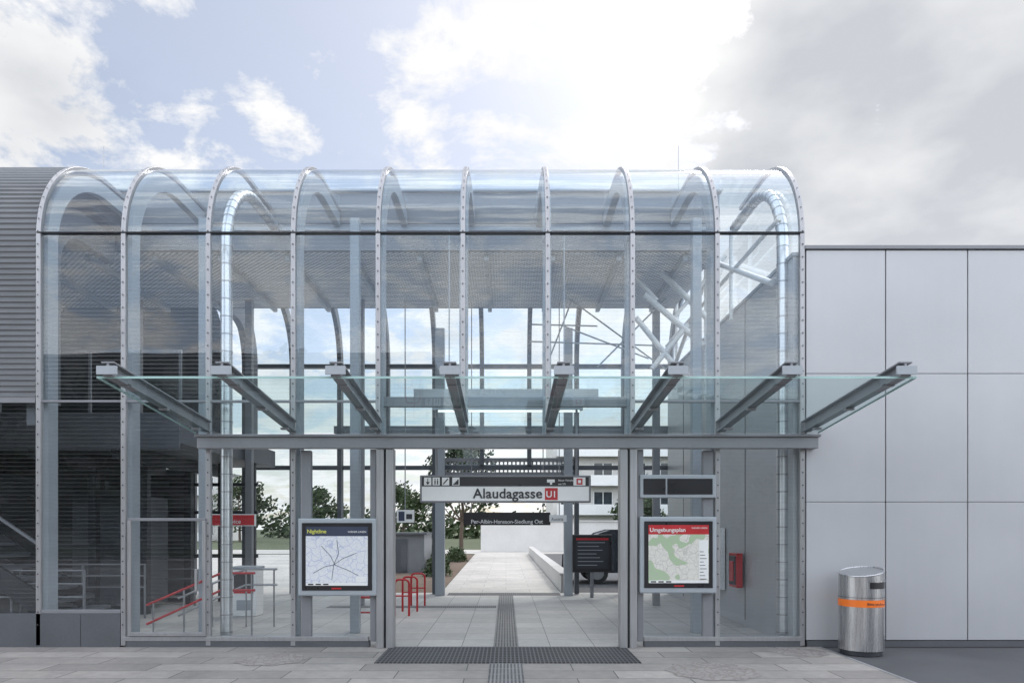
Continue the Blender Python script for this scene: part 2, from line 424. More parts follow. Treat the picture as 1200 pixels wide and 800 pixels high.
m.box(-1.7,1.7,.1,.2,3.25,3.38,'frame')
m.done(.003)
m=B('plinth',st)
m.box(-22,XI[1]-.04,-.035,.1,0,.449,'plinth'); m.box(XI[1]+.04,-1.84,-.03,.08,0,.079,'plinth'); m.box(1.86,XI[-1],-.03,.08,0,.079,'plinth')
for k in range(12): 
    x=XI[0]-1.14*k+.57; m.box(x-.003,x+.003,-.0375,-.0352,0.01,.44,'dark')
m.done()
m=B('door_columns',st)
for s_ in (-1,1):
    c=s_*1.62+.01
    m.box(c-.115,c-.015,-.13,.05,0,2.648,'steel'); m.box(c+.015,c+.115,-.13,.05,0,2.648,'steel'); m.box(c-.015,c+.015,-.09,.03,0,2.648,'dark')
    m.box(c+.13,c+.21,-.06,.04,.08,2.648,'frame') if s_>0 else m.box(c-.21,c-.13,-.06,.04,.08,2.648,'frame')
m.done(.006)
m=B('glazed_service_door',st)
x0,x1=fx(152),fx(243)
m.box(x0,x1,-.06,-.02,1.69,1.73,'frame')
m.box(x0,x0+.045,-.06,-.02,.15,1.69,'steel'); m.box(x1-.045,x1,-.06,-.02,.15,1.69,'steel'); m.box(x0+.045,x1-.045,-.06,-.02,.15,.20,'steel')
m.box(x1-.12,x1-.09,-.12,-.06,.75,1.05,'steel')
m.done(.004)
m=B('gable_wall',st)
m.box(3.9,4.02,.08,W-.1,0,5.28,'panel')
for y in (2,4,6): m.box(3.894,3.9,y-.006,y+.006,0.1,5.25,'dark')
m.box(3.88,4.04,.06,W-.08,5.281,5.33,'rib')
m.box(3.87,3.9,4.2,5.2,0,2.1,'frame'); m.box(3.86,3.87,4.28,5.12,.05,2.02,'beam')
m.done()
m=B('roof_bracing',st,True)
Y=3.5
def P(u,v,Y): return (fx(u,Y),Y,fz(v,Y))
for a,c,r in (((752,296),(828,372),.055),((755,345),(825,405),.055),((806,380),(764,432),.05),((828,300),(828,470),.045),((745,372),(800,440),.05),((720,300),(770,352),.04),((850,300),(790,372),.035)):
    m.tube([P(*a,Y),P(*c,Y)],r,'white',12)
for a,c in (((640,330),(790,440)),((655,380),(760,420)),((620,400),(775,405)),((690,300),(640,430)),((700,430),(790,340)),((620,380),(700,382))):
    m.tube([P(*a,5.0),P(*c,5.0)],.016,'rib',8)
m.tube([(3.8,.6,5.1),(3.8,3.5,6.5)],.045,'white',12); m.tube([(3.8,3.5,6.5),(3.8,6.5,5.2)],.045,'white',12)
for y in (2.4,4.3,6.2): m.tube([(3.8,y,5.1),(3.8,y,6.6)],.035,'white',10)
m.tube([(3.8,.3,5.9),(3.8,7.2,5.9)],.035,'white',10)
m.done()
m=B('rear_door_header',st)
m.box(-1.7,1.7,W-.1,W+.1,2.86,2.94,'frame')
for i in range(34): x=-1.66+i*.1; m.box(x-.02,x+.02,W-.03,W+.03,2.94,3.2,'rib')
for z in (3.02,3.1): m.box(-1.7,1.7,W-.04,W-.031,z,z+.025,'rib')
m.box(-1.75,1.75,W-.1,W+.1,3.2,3.28,'frame')
m.box(-4.2,4.0,W+.1,W+.25,3.9,4.08,'beam')
for i in range(8): x=-4.0+1.14*i; m.bar((x,W+.2,3.98),(x,W+2.2,4.3),.06,.14,'frame')
m.done()
g=B('rear_canopy_glass',st); g.face([(-4.2,W+.25,3.92),(4,W+.25,3.92),(4,W+2.2,4.2),(-4.2,W+2.2,4.2)],'glass_canopy'); g.done()
lu=empty('linear_luminaire'); m=B('housing',lu); m.box(-1.15,1.2,1.5,1.62,3.44,3.5,'rib'); m.box(-.9,-.88,1.54,1.56,3.5,6.3,'rib'); m.box(.9,.92,1.54,1.56,3.5,6.3,'rib'); m.done(.003)
m=B('lamp_tube',lu); m.box(-1.1,1.15,1.52,1.60,3.415,3.438,'lamp'); m.done()
m=B('perforated_band',st)
m.box(-1.9,1.9,5.0,5.05,4.15,4.45,'ceil'); m.done()

# ------------------------------------------------------------ canopy
ca=empty('entrance_canopy')
XB=[-4.0+1.145*i for i in range(8)]
yF=-2.37; zF=fz(439,yF); yB=-.12; zB=2.86
m=B('support_beam',ca); m.box(fx(231,-.15),fx(959,-.15),-.16,-.04,2.652,2.80,'beam'); m.box(fx(229,-.15),fx(961,-.15),-.19,-.036,2.80,2.835,'frame'); m.done(.006)
m=B('canopy_brackets',ca)
for x in XB:
    a=Vector((x,yB+.06,zB+.09)); c=Vector((x,yF-.05,zF+.05))
    m.bar(a,c,.024,.12,'frame'); 
    up=Vector((0,0,.066)); m.bar(a+up,c+up,.13,.014,'frame'); m.bar(a-up,c-up,.10,.014,'frame')
    m.box(x-.10,x+.10,yF-.075,yF-.05,zF-.01,zF+.075,'rib')
m.done()
g=B('canopy_panes',ca)
xs=[XB[0]-.13]+XB[1:7]+[XB[7]+.13]
for a,c in zip(xs[:-1],xs[1:]):
    g.face([(a+.008,yB,zB),(c-.008,yB,zB),(c-.008,yF,zF-.022),(a+.008,yF,zF-.022)],'glass_canopy')
g.done()
g=B('pane_edges',ca)
for a,c in zip(xs[:-1],xs[1:]): g.box(a+.008,c-.008,yF-.006,yF,zF-.038,zF-.016,'glass_edge')
g.bar((xs[0]-.004,yB,zB),(xs[0]-.004,yF,zF-.024),.01,.02,'glass_edge'); g.bar((xs[-1]+.004,yB,zB),(xs[-1]+.004,yF,zF-.024),.01,.02,'glass_edge')
g.done()
m=B('pane_clamps',ca)
for x in XB:
    for t in (.12,.5,.88):
        y=yB+(yF-yB)*t; z=zB+(zF-zB)*t; m.box(x-.05,x+.05,y-.03,y+.03,z-.03,z-.004,'frame')
m.done()

# ------------------------------------------------------------ panel wall
wl=empty('panel_wall')
m=B('panels',wl)
xe=[4.03,fx(1037),fx(1133)]+[fx(1133)+1.12*k for k in range(1,12)]
ze=[.09,fz(588),fz(438),5.33]
for a,c in zip(xe[:-1],xe[1:]):
    for z0,z1 in zip(ze[:-1],ze[1:]):
        m.box(a+.007,c-.007,-.02,.03,z0+.003,z1-.003,'panel')
m.done(.005)
m=B('wall_core',wl); m.box(4.05,xe[-1],.031,7.5,0,5.33,'dark'); m.box(4.05,xe[-1],-.01,.03,0,.085,'plinth'); m.done()
m=B('coping',wl); m.box(4.01,xe[-1]+.05,-.05,.3,5.334,5.385,'frame'); m.done(.005)

# ------------------------------------------------------------ station sign
sg=empty('station_name_sign')
Y=.3
def X(u):return fx(u,.3)
def Z(v):return fz(v,.3)
m=B('sign_body',sg); m.box(X(492),X(692.5),Y,Y+.16,Z(588.5),Z(556.5),'frame'); m.done(.012)
m=B('sign_faces',sg)
m.box(X(494.5),X(690),Y-.006,Y-.001,Z(586.5),Z(570),'white'); m.box(X(494.5),X(690),Y-.004,Y-.001,Z(569),Z(558.5),'black')
m.box(X(638.5),X(653.5),Y-.010,Y-.0065,Z(585.5),Z(571.5),'red'); m.box(X(672),X(686),Y-.008,Y-.0045,Z(568.5),Z(559),'white')
for u in (497,507,518,530): m.box(X(u),X(u+8.5),Y-.008,Y-.0045,Z(568.3),Z(559.2),'white')
m.box(X(501),X(501.8),Y-.012,Y-.0085,Z(567.6),Z(560.4),'ink'); m.face([(X(499),Y-.012,Z(564.5)),(X(503.8),Y-.012,Z(564.5)),(X(501.4),Y-.012,Z(567.8))],'ink')
for du in (2.2,5.2): m.box(X(507+du),X(507+du+1.4),Y-.012,Y-.0085,Z(567.3),Z(562.6),'ink'); m.box(X(507+du+.2),X(507+du+1.2),Y-.012,Y-.0085,Z(562.2),Z(560.6),'ink')
m.bar((X(519.5),Y-.01,Z(567)),(X(525),Y-.01,Z(560.8)),.004,.016,'ink')
for k in range(4): m.box(X(531.4+k*1.5),X(533+k*1.5),Y-.012,Y-.0085,Z(567.6),Z(566.2-k*1.5),'ink')
m.box(X(675.5),X(682.5),Y-.012,Y-.0085,Z(567.5),Z(560.5),'red'); m.box(X(677.2),X(680.8),Y-.014,Y-.0122,Z(565.8),Z(562.2),'white')
m.box(X(641),X(650),Y-.009,Y-.005,Z(565),Z(561.5),'white'); m.box(X(644.5),X(647),Y-.009,Y-.005,Z(567.5),Z(565.1),'white')
for u in (510,675): m.box(X(u),X(u)+.03,Y+.06,Y+.09,Z(556.4),3.25,'frame')
m.done()
text('Alaudagasse',X(635.5),Y-.012,Z(583.3),.192,'ink',sg,'RIGHT',.0028,extrude=.004,sp=1.03)
text('U1',X(646),Y-.014,Z(582.3),.125,'white',sg,'CENTER',.0015,extrude=.002)
text('Neuer Fahrplan',X(654),Y-.006,Z(563.5),.035,'white',sg); text('seit 2.9.',X(654),Y-.006,Z(567.8),.035,'white',sg)
ds=empty('direction_sign'); Yd=5.6
m=B('board',ds); m.box(fx(543,Yd),fx(645,Yd),Yd,Yd+.1,fz(615,Yd),fz(600,Yd),'black'); m.box(fx(552,Yd),fx(552,Yd)+.02,Yd+.03,Yd+.06,fz(600,Yd),6.3,'frame'); m.box(fx(636,Yd),fx(636,Yd)+.02,Yd+.03,Yd+.06,fz(600,Yd),6.3,'frame')
m.done(.008)
text('Per-Albin-Hansson-Siedlung Ost',fx(594,Yd),Yd-.003,fz(613.0,Yd),.118,'white',ds,'CENTER',.001)
e=empty('direction_sign'); Yd=5.0
m=B('board',e); m.box(fx(465,Yd),fx(485,Yd),Yd,Yd+.08,fz(612,Yd),fz(597,Yd),'white'); m.box(fx(467,Yd),fx(474,Yd),Yd-.004,Yd-.001,fz(610,Yd),fz(599,Yd),'navy'); m.box(fx(476,Yd),fx(483,Yd),Yd-.004,Yd-.001,fz(608,Yd),fz(602,Yd),'ink'); m.box(fx(474,Yd),fx(475,Yd),Yd+.02,Yd+.05,fz(597,Yd),6.3,'frame'); m.done()
e=empty('direction_sign'); Yd=5.2
m=B('board',e); m.box(fx(644,Yd),fx(664,Yd),Yd,Yd+.08,fz(611,Yd),fz(603,Yd),'white'); m.box(fx(655,Yd),fx(656,Yd),Yd+.02,Yd+.05,fz(603,Yd),6.3,'frame'); m.done()
text('Austria',fx(646,Yd),Yd-.003,fz(609.5,Yd),.085,'ink',e)

# ------------------------------------------------------------ displays
def display(u0,u1,v0,v1,kind):
    e=empty('information_display'); Y=-.16
    x0,x1,z0,z1=fx(u0,Y),fx(u1,Y),fz(v1,Y),fz(v0,Y)
    m=B('case',e); m.box(x0,x1,Y,Y+.13,z0,z1,'rib')
    if kind==0: m.box(x0-.01,x0+.14,Y+.14,Y+.22,0.0,2.64,'frame')
    else: m.box(x1-.15,x1,Y+.14,Y+.22,0.0,2.64,'frame')
    m.done(.02)
    m=B('screen_surround',e); m.box(x0+.055,x1-.055,Y-.012,Y-.001,z0+.075,z1-.06,'black'); m.done(.008)
    m=B('poster',e); a,c=x0+.11,x1-.11; zt=z1-.11; zb=z0+.14
    m.box(a,c,Y-.016,Y-.013,zb,zt-.125,'map1' if kind==0 else 'map2')
    if kind==0: m.box(a,c,Y-.0155,Y-.013,zt-.125,zt,'navy')
    else: m.box(a,c,Y-.0155,Y-.013,zt-.125,zt,'red')
    m.box(c-.16,c-.02,Y-.018,Y-.0163,zb+.05,zb+.12,'white') if kind==0 else m.box(c-.13,c-.01,Y-.018,Y-.0163,zb+.05,zt-.2,'white')
    for k in range(9):
        if kind: m.box(c-.12,c-.03-.02*(k%3),Y-.0195,Y-.0181,zb+.05+k*.045,zb+.058+k*.045,'ink')
    if kind==0:
        hh=zt-.125-zb; ww=c-a; nd_=[(.12,.25),(.3,.38),(.45,.42),(.6,.55),(.82,.66)],[(.25,.8),(.4,.6),(.47,.42),(.7,.3),(.85,.2)],[(.5,.92),(.53,.65),(.45,.42),(.42,.12)]
        for ln_ in nd_:
            for p,q_ in zip(ln_[:-1],ln_[1:]):
                m.bar((a+ww*p[0],Y-.0175,zb+hh*p[1]),(a+ww*q_[0],Y-.0175,zb+hh*q_[1]),.002,.006,'navy')
    m.box(a+.01,c-.01,Y-.0175,Y-.0162,zb+.0,zb+.035,'white')
    for k in range(3): m.box(a+.03+k*.1,a+.10+k*.1,Y-.019,Y-.0176,zb+.008,zb+.026,'ink')
    m.box(x0+.45,x0+.58,Y-.014,Y-.0122,z0+.092,z0+.112,'red')
    m.done()
    if kind==0: text('Nightline',a+.015,Y-.018,zt-.085,.07,'yellow',e,bold=.001); text('WIENER LINIEN',c-.02,Y-.018,zt-.08,.035,'white',e,'RIGHT')
    else: text('Umgebungsplan',a+.015,Y-.018,zt-.09,.075,'white',e,bold=.001); text('WIENER LINIEN',c-.02,Y-.018,zt-.05,.03,'white',e,'RIGHT')
display(349,441,607,698,0); display(750,840,605,695,1)
e=empty('ticker_display'); Y=-.1
m=B('case',e); m.box(fx(750,Y),fx(839,Y),Y,Y+.1,fz(583,Y),fz(556,Y),'rib'); m.done(.012)
m=B('screens',e); m.box(fx(754,Y),fx(780,Y),Y-.01,Y-.001,fz(579,Y),fz(560.5,Y),'black'); m.box(fx(782,Y),fx(835,Y),Y-.01,Y-.001,fz(579,Y),fz(560.5,Y),'black'); m.done(.003)
e=empty('poster_case'); Y=6.6
m=B('case',e); m.box(fx(671,Y),fx(717,Y),Y,Y+.12,fz(670,Y),fz(626,Y),'black'); m.box(fx(694,Y)-.04,fx(694,Y)+.04,Y+.03,Y+.09,0,fz(670,Y),'frame'); m.done(.015)
m=B('notice',e); m.box(fx(675,Y),fx(713,Y),Y-.004,Y-.001,fz(666,Y),fz(630,Y),'dark')
for k in range(7):
    z=fz(635+k*4.4,Y); m.box(fx(677,Y),fx(709-(k*7)%11,Y),Y-.008,Y-.005,z-.014,z,'rib')
m.box(fx(675,Y),fx(713,Y),Y-.008,Y-.005,fz(632.5,Y),fz(630,Y),'red')
m.done()

# ------------------------------------------------------------ litter bin
bn=empty('litter_bin'); cx,cy,r=4.53,-.5,.265
m=B('body',bn,True); n=48; rings=[(0.06,r),(.60,r),(.93,r)]
for z,rr in rings:
    for j in range(n):
        t=2*math.pi*j/n; m.v.append((cx+rr*math.cos(t),cy+rr*math.sin(t),z))
for j in range(n):
    t=2*math.pi*j/n; m.v.append((cx+r*math.cos(t),cy+r*math.sin(t),1.04+.035*math.cos(t)+.035*math.sin(t)))
mi=m.mid('inox')
for k in range(3):
    for j in range(n): m.f.append((k*n+j,k*n+(j+1)%n,(k+1)*n+(j+1)%n,(k+1)*n+j)); m.mi.append(mi)
m.f.append(tuple(3*n+j for j in range(n))); m.mi.append(m.mid('steel')); m.done()
def arc(name,z0,z1,rr,t0,t1,mat,par,k=24):
    m=B(name,par,True)
    for i in range(k):
        a=t0+(t1-t0)*i/k; c=t0+(t1-t0)*(i+1)/k
        m.face([(cx+rr*math.cos(a),cy+rr*math.sin(a),z0),(cx+rr*math.cos(c),cy+rr*math.sin(c),z0),(cx+rr*math.cos(c),cy+rr*math.sin(c),z1),(cx+rr*math.cos(a),cy+rr*math.sin(a),z1)],mat)
    return m.done()
arc('orange_band',.61,.70,r+.004,0,2*math.pi,'orange',bn,48)
arc('slot',.84,.92,r+.003,rad(-95),rad(-15),'black',bn)
arc('slot_lip',.925,.945,r+.012,rad(-97),rad(-13),'inox',bn)
arc('seam_upper',.725,.731,r+.003,0,2*math.pi,'dark',bn,48)
arc('seam_door',.08,.60,r+.003,rad(-48),rad(-47),'dark',bn,2)
m=B('rim',bn,True); m.tube([(cx,cy,0),(cx,cy,.06)],r-.02,'dark',32); 
m.tube([(cx+(r-.004)*math.cos(t),cy+(r-.004)*math.sin(t),1.042+.035*math.cos(t)+.035*math.sin(t)) for t in [2*math.pi*j/40 for j in range(41)]],.012,'inox',8); m.done()
text('Bitte sauber',cx-.06,cy-r-.009,.64,.045,'ink',bn,'LEFT')

# ------------------------------------------------------------ interior things
def hoop(x,y,wd,h):
    e=empty('red_barrier_rail'); m=B('hoop',e,True)
    def q(s_,z): return (x+s_,y,z)
    pts=[q(0,0),q(0,h-.08)]
    for i in range(1,7): t=math.pi/2*i/6; pts.append(q(.08-.08*math.cos(t),h-.08+.08*math.sin(t)))
    for i in range(0,7): t=math.pi/2*i/6; pts.append(q(wd-.08+.08*math.sin(t),h-.08+.08*math.cos(t)))
    pts+=[q(wd,0)]
    m.tube(pts,.02,'red',10); m.tube([q(0,h*.55),q(wd,h*.55)],.014,'red',8); m.done()
hoop(-2.38,1.45,.4,.52); hoop(-2.02,3.3,.26,.66); hoop(-1.98,4.0,.28,.66); hoop(-1.95,5.0,.28,.66)
rl=empty('stair_railing'); m=B('rails',rl,True)
for yy,mt in ((.9,'red'),(1.9,'steel')):
    for off in (0,.28):
        m.tube([(-5.3,yy,.18+off),(-4.2,yy,.68+off*.9),(-3.7,yy,.68+off*.9)],.018,mt,8)
    for x,z in ((-5.2,.5),(-4.75,.7),(-4.2,.93),(-3.75,.93)): m.tube([(x,yy,0),(x,yy,z)],.014,'steel',8)
for yy in (1.2,3.0,5.): 
    for zz in (.55,.75,.95): m.tube([(-12,yy,zz),(-6.4,yy,zz)],.014,'frame',8)
    for k in range(6): m.tube([(-6.4-k*1.1,yy,0),(-6.4-k*1.1,yy,.96)],.02,'frame',8)
m.done()
tm=empty('ticket_machine'); m=B('cabinet',tm); m.box(-4.95,-4.5,3.2,3.6,0,.85,'white'); m.box(-4.97,-4.48,3.18,3.62,.852,.9,'rib'); m.done(.02)
m=B('panel',tm); m.box(-4.9,-4.55,3.19,3.199,.5,.78,'ink'); m.box(-4.9,-4.55,3.19,3.199,.42,.46,'red'); m.box(-4.85,-4.6,3.19,3.199,.12,.3,'rib'); m.done()
rs=empty('red_information_sign'); Y=3.4
m=B('board',rs); m.box(fx(240,Y),fx(298,Y),Y,Y+.1,fz(616,Y),fz(602,Y),'white'); m.box(fx(241,Y),fx(298,Y),Y-.006,Y-.001,fz(615,Y),fz(603,Y),'red'); m.box(fx(270,Y),fx(271,Y),Y+.03,Y+.07,0,fz(616,Y),'frame'); m.done()
text('Service',fx(262,Y),Y-.008,fz(613,Y),.11,'white',rs)
lf=empty('lift_shaft'); m=B('frame',lf)
x0,x1,y0,y1=-8.5,-6.7,3.6,5.4
for x in (x0,x0+.85,x1): 
    for y in (y0,y1): m.box(x-.07,x+.07,y-.07,y+.07,0,2.74,'dark')
for z in (.03,1.2,2.2,2.6): m.box(x0,x1,y0-.05,y0+.05,z,z+.1,'dark'); m.box(x0,x1,y1-.05,y1+.05,z,z+.1,'dark')
m.box(x0+.2,x1-.3,y0+.4,y1-.3,.1,2.2,'darkrib'); m.done()
g=B('glass',lf); g.face([(x0,y0-.08,0),(x1,y0-.08,0),(x1,y0-.08,2.7),(x0,y0-.08,2.7)],'glass_rear'); g.done()
sr=empty('staircase'); m=B('flight',sr)
for k in range(18):
    x=-11.2+k*.26; z=3.35-k*.17; m.box(x,x+.28,1.1,2.1,z-.17,z-.12,'darkrib')
for yy in (1.05,2.1): m.bar((-11.2,yy,3.3),(-6.9,yy,.4),.05,.3,'dark')
m.bar((-11.2,1.03,4.2),(-6.9,1.03,1.3),.04,.04,'frame')
for k in range(7): 
    x=-11.2+k*.7; z=3.3-k*.47; m.bar((x,1.03,z),(x,1.03,z+.9),.02,.02,'frame')
m.done()
fc=empty('fire_extinguisher_cabinet'); m=B('box',fc); m.box(3.76,3.86,2.0,2.4,.62,1.18,'red'); m.box(3.745,3.759,2.04,2.36,.66,1.14,'dark'); m.box(3.73,3.744,2.1,2.3,.72,1.05,'red'); m.done(.01)
vp=empty('notice_board'); m=B('board',vp); m.box(3.8,3.88,3.0,3.8,.5,1.6,'white'); m.box(3.79,3.799,3.1,3.7,.6,1.5,'ink'); m.done()

# ------------------------------------------------------------ trees
def tree(name,x,y,h,cr,trunk_r,base,leafm,n=5200,seed=1,squash=1.,ls=.12):
    rnd=random.Random(seed); e=empty(name)
    t=B('trunk_and_limbs',e,True); top=h*.86
    pts=[(x+math.sin(k*1.3+seed)*.06*k/3,y+math.cos(k*1.1+seed)*.05*k/3,top*k/8) for k in range(9)]
    t.tube(pts,0,'bark',9,radii=[trunk_r*(1-.1*k) for k in range(9)])
    centers=[]
    for k in range(15):
        zz=base+(h-base)*(.05+.9*rnd.random()); rel=(zz-base)/(h-base)
        ext=cr*math.sin(math.pi*(.18+.74*rel))*(.55+.5*rnd.random()); a=rnd.random()*6.28
        c=Vector((x+math.cos(a)*ext,y+math.sin(a)*ext,zz)); centers.append((c,cr*(.26+.26*rnd.random())))
        s0=Vector((x,y,max(base*.7,zz-.25*h*rnd.random()-.15*h))); mid=s0.lerp(c,.5)+Vector((0,0,-.05*h))
        t.tube([s0,mid,c],0,'bark',6,radii=[trunk_r*.45,trunk_r*.28,trunk_r*.08])
    centers.append((Vector((x,y,h-.2*cr)),cr*.4)); t.done()
    l=B('foliage',e)
    for i in range(n):
        c,rr=centers[rnd.randrange(len(centers))]
        d=Vector((rnd.gauss(0,1),rnd.gauss(0,1),rnd.gauss(0,1)*squash)).normalized()*rr*(rnd.random()**.45)*(.85+.3*rnd.random())
        p=c+d; q=Vector((rnd.gauss(0,1),rnd.gauss(0,1),rnd.gauss(0,1))).normalized(); u=q.orthogonal().normalized(); w=q.cross(u); s_=ls*(.6+.8*rnd.random())
        l.face([p-u*s_,p+w*s_*.6,p+u*s_,p-w*s_*.6],leafm)
    l.done()
tree('pine_tree',-2.3,27,5.9,1.8,.13,2.8,'needle',3400,3,.6,.11)
tree('deciduous_tree',-11,66,5.6,2.6,.16,2.0,'leaf',2400,5,1,.19)
tree('deciduous_tree',-20,66,5.4,2.6,.15,1.8,'leaf',2400,7,1,.19)
tree('deciduous_tree',-30,70,6.5,3,.15,1.8,'leaf',2400,9,1,.2)
tree('deciduous_tree',11.5,52,5.5,2.3,.15,1.8,'leaf',2200,12,1,.18)
for k,(x,y) in enumerate(((-30,-30),(-21,-27),(-13,-30),(-6,-36),(13,-37),(22,-33))):
    tree('deciduous_tree',x,y,8.5+k%3,3.6,.2,1.6,'leaf',2600,20+k,1,.32)
def mass(name,boxes,n,seed,ls=.07,mt='leaf'):
    rnd=random.Random(seed); l=B(name)
    for i in range(n):
        bx=boxes[rnd.randrange(len(boxes))]
        c=Vector(bx[:3]); r=Vector(bx[3:])
        d=Vector((rnd.gauss(0,1),rnd.gauss(0,1),abs(rnd.gauss(0,1)))).normalized()*(rnd.random()**.4)*(.85+.3*rnd.random())
        p=c+Vector((d.x*r.x,d.y*r.y,d.z*r.z)); q=Vector((rnd.gauss(0,1),rnd.gauss(0,1),rnd.gauss(0,1))).normalized(); u=q.orthogonal().normalized(); w=q.cross(u); s_=ls*(.6+.8*rnd.random())
        l.face([p-u*s_,p+w*s_*.6,p+u*s_,p-w*s_*.6],mt)
    l.done()
mass('shrubs',[(-2.3-.2*k%1,14+2*k,0,.5,.9,.5+.1*(k%3)) for k in range(8)]+[(-3.8,18+2*k,0,.9,1,.8) for k in range(5)],5000,3)
mass('distant_tree_line',[(-70+6.3*k+random.random()*3,95+random.random()*14,0,5,4,3.2+random.random()*2.5) for k in range(24)],9000,8,.45)

# ------------------------------------------------------------ surrounding buildings
def building(name,x0,x1,y0,y1,h,floors,bays,mat='render',balc=True,wh='white'):
    e=empty(name); m=B('walls',e); m.box(x0,x1,y0,y1,0,h,mat); m.box(x0-.15,x1+.15,y0-.15,y1+.15,h,h+.3,'frame'); m.done()
    fh=h/floors; bw=(x1-x0)/bays; w=B('windows',e); bl=B('balconies',e)
    for ys,sg_ in ((y0,-1),(y1,1)):
        for f in range(floors):
            for k in range(bays):
                a=x0+bw*(k+.22); c=x0+bw*(k+.78); z=fh*f+fh*.32
                ya,yb=(ys-.03,ys-.002) if sg_<0 else (ys+.002,ys+.03)
                w.box(a,c,ya,yb,z,z+fh*.5,'window'); 
                yf=(ys-.06,ys-.031) if sg_<0 else (ys+.031,ys+.06)
                for q in (a,(a+c)/2,c): w.box(q-.04,q+.04,*yf,z,z+fh*.5,wh)
            if balc:
                z=fh*f+.05; yy=(ys-1.3,ys-1.25) if sg_<0 else (ys+1.25,ys+1.3)
                bl.box(x0+bw*.1,x1-bw*.1,yy[0],yy[1],z,z+fh*.36,wh); ys2=(ys-1.24,ys-.003) if sg_<0 else (ys+.003,ys+1.24); bl.box(x0+bw*.1,x1-bw*.1,ys2[0],ys2[1],z,z+.15,'concrete')
    w.done()
    if balc: bl.done()
building('apartment_building',4.5,30,58,70,11,4,8)
building('apartment_building',-60,-34,74,86,8,3,9)
building('commercial_building',14,34,30,40,4,1,5,'render',False)
building('apartment_building',-70,-6,-58,-46,15,5,16,'facade',True,'facade')
building('apartment_building',2,50,-62,-50,12,4,12,'facade',True,'facade')
m=B('boundary_wall'); m.box(-1.7,14,38,38.3,0,2.0,'render'); m.box(-1.8,14.1,37.9,38.4,2.0,2.1,'concrete'); m.done()
m=B('utility_building'); m.box(-4.6,-2.9,15.5,18,0,1.35,'frame'); m.box(-4.7,-2.8,15.4,18.1,1.351,1.42,'plinth'); m.box(-4.0,-3.5,15.46,15.49,.05,1.2,'plinth'); m.done()
car=empty('parked_car'); 
def carmesh(ox,oy):
    pf=[(0,.35),(.02,.75),(.35,.92),(.95,1.42),(1.3,1.52),(2.6,1.5),(3.25,.98),(4.1,.82),(4.25,.6),(4.25,.33)]
    m=B('body',car,True)
    n=len(pf)
    def yy(z,side): return oy+(.1 if z>1. else 0)+(0 if side==0 else (1.75-(.2 if z>1. else 0)))
    for side in (0,1):
        for (x,z) in pf: m.v.append((ox+x,yy(z,side),z))
    mi=m.mid('carpaint')
    m.f.append(tuple(range(n))); m.mi.append(mi); m.f.append(tuple(range(2*n-1,n-1,-1))); m.mi.append(mi)
    for k in range(n):
        j=(k+1)%n; m.f.append((k,j,n+j,n+k)); m.mi.append(mi)
    m.done(.03)
    w=B('windows',car)
    w.face([(ox+.62,oy+.06,.98),(ox+1.05,oy+.085,1.36),(ox+1.75,oy+.085,1.42),(ox+1.75,oy+.06,.98)],'window')
    w.face([(ox+1.82,oy+.06,.98),(ox+1.82,oy+.085,1.42),(ox+2.52,oy+.085,1.40),(ox+3.0,oy+.06,.98)],'window')
    w.done()
    h=B('wheels',car,True)
    for wx in (.85,3.4):
        for wy in (oy-.03,oy+1.58):
            h.tube([(ox+wx,wy,.31),(ox+wx,wy+.2,.31)],.31,'rubber',24); h.tube([(ox+wx,wy-.01,.31),(ox+wx,wy,.31)],.19,'steel',16)
    h.done()
    q=B('lamps',car); q.box(ox-.01,ox+.1,oy+.02,oy+.3,.62,.76,'red'); q.box(ox+4.1,ox+4.24,oy+.02,oy+.3,.6,.74,'white'); q.done()
carmesh(1.75,10.6)

# ------------------------------------------------------------ sky / sun
w=bpy.data.worlds.new('World'); scn.world=w; w.use_nodes=True; t=w.node_tree; t.nodes.clear()
def nn(typ,**k):
    nd=t.nodes.new(typ)
    for a,c in k.items(): setattr(nd,a,c)
    return nd
def mth(op,a,b=None,clamp=False):
    nd=nn('ShaderNodeMath',operation=op); nd.use_clamp=clamp
    for i,v in enumerate((a,b)):
        if v is None: continue
        if isinstance(v,(int,float)): nd.inputs[i].default_value=v
        else: t.links.new(v,nd.inputs[i])
    return nd.outputs[0]
el,az=48,28   # sun behind the building, slightly right
sky=nn('ShaderNodeTexSky'); sky.sky_type='NISHITA'; sky.sun_disc=False; sky.sun_elevation=rad(el); sky.sun_rotation=rad(az); sky.dust_density=2.; sky.altitude=200
tc=nn('ShaderNodeTexCoord'); sep=nn('ShaderNodeSeparateXYZ'); t.links.new(tc.outputs['Generated'],sep.inputs[0])
# sky gain raised behind viewer and overhead as added fill light on the facade; horizon haze is bright too
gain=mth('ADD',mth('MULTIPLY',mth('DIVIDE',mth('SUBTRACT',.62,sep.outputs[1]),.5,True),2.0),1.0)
haze=mth('DIVIDE',mth('SUBTRACT',.42,sep.outputs[2]),.42,True)
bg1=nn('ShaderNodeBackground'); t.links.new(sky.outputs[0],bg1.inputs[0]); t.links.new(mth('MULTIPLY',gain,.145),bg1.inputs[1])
def lobe(u,v,width):
    """soft mask round a sky direction"""
    d=Vector(((u-593)/F,1,(618-v)/F)).normalized()
    nd=nn('ShaderNodeVectorMath',operation='DOT_PRODUCT'); t.links.new(tc.outputs['Generated'],nd.inputs[0]); nd.inputs[1].default_value=d
    c0=math.cos(rad(width))
    return mth('DIVIDE',mth('SUBTRACT',nd.outputs['Value'],c0),1-c0,True)
dz=mth('ADD',mth('MAXIMUM',sep.outputs[2],0.0),.22)
cb=nn('ShaderNodeCombineXYZ'); t.links.new(mth('DIVIDE',sep.outputs[0],dz),cb.inputs[0]); t.links.new(mth('DIVIDE',sep.outputs[1],dz),cb.inputs[1]); cb.inputs[2].default_value=3.7
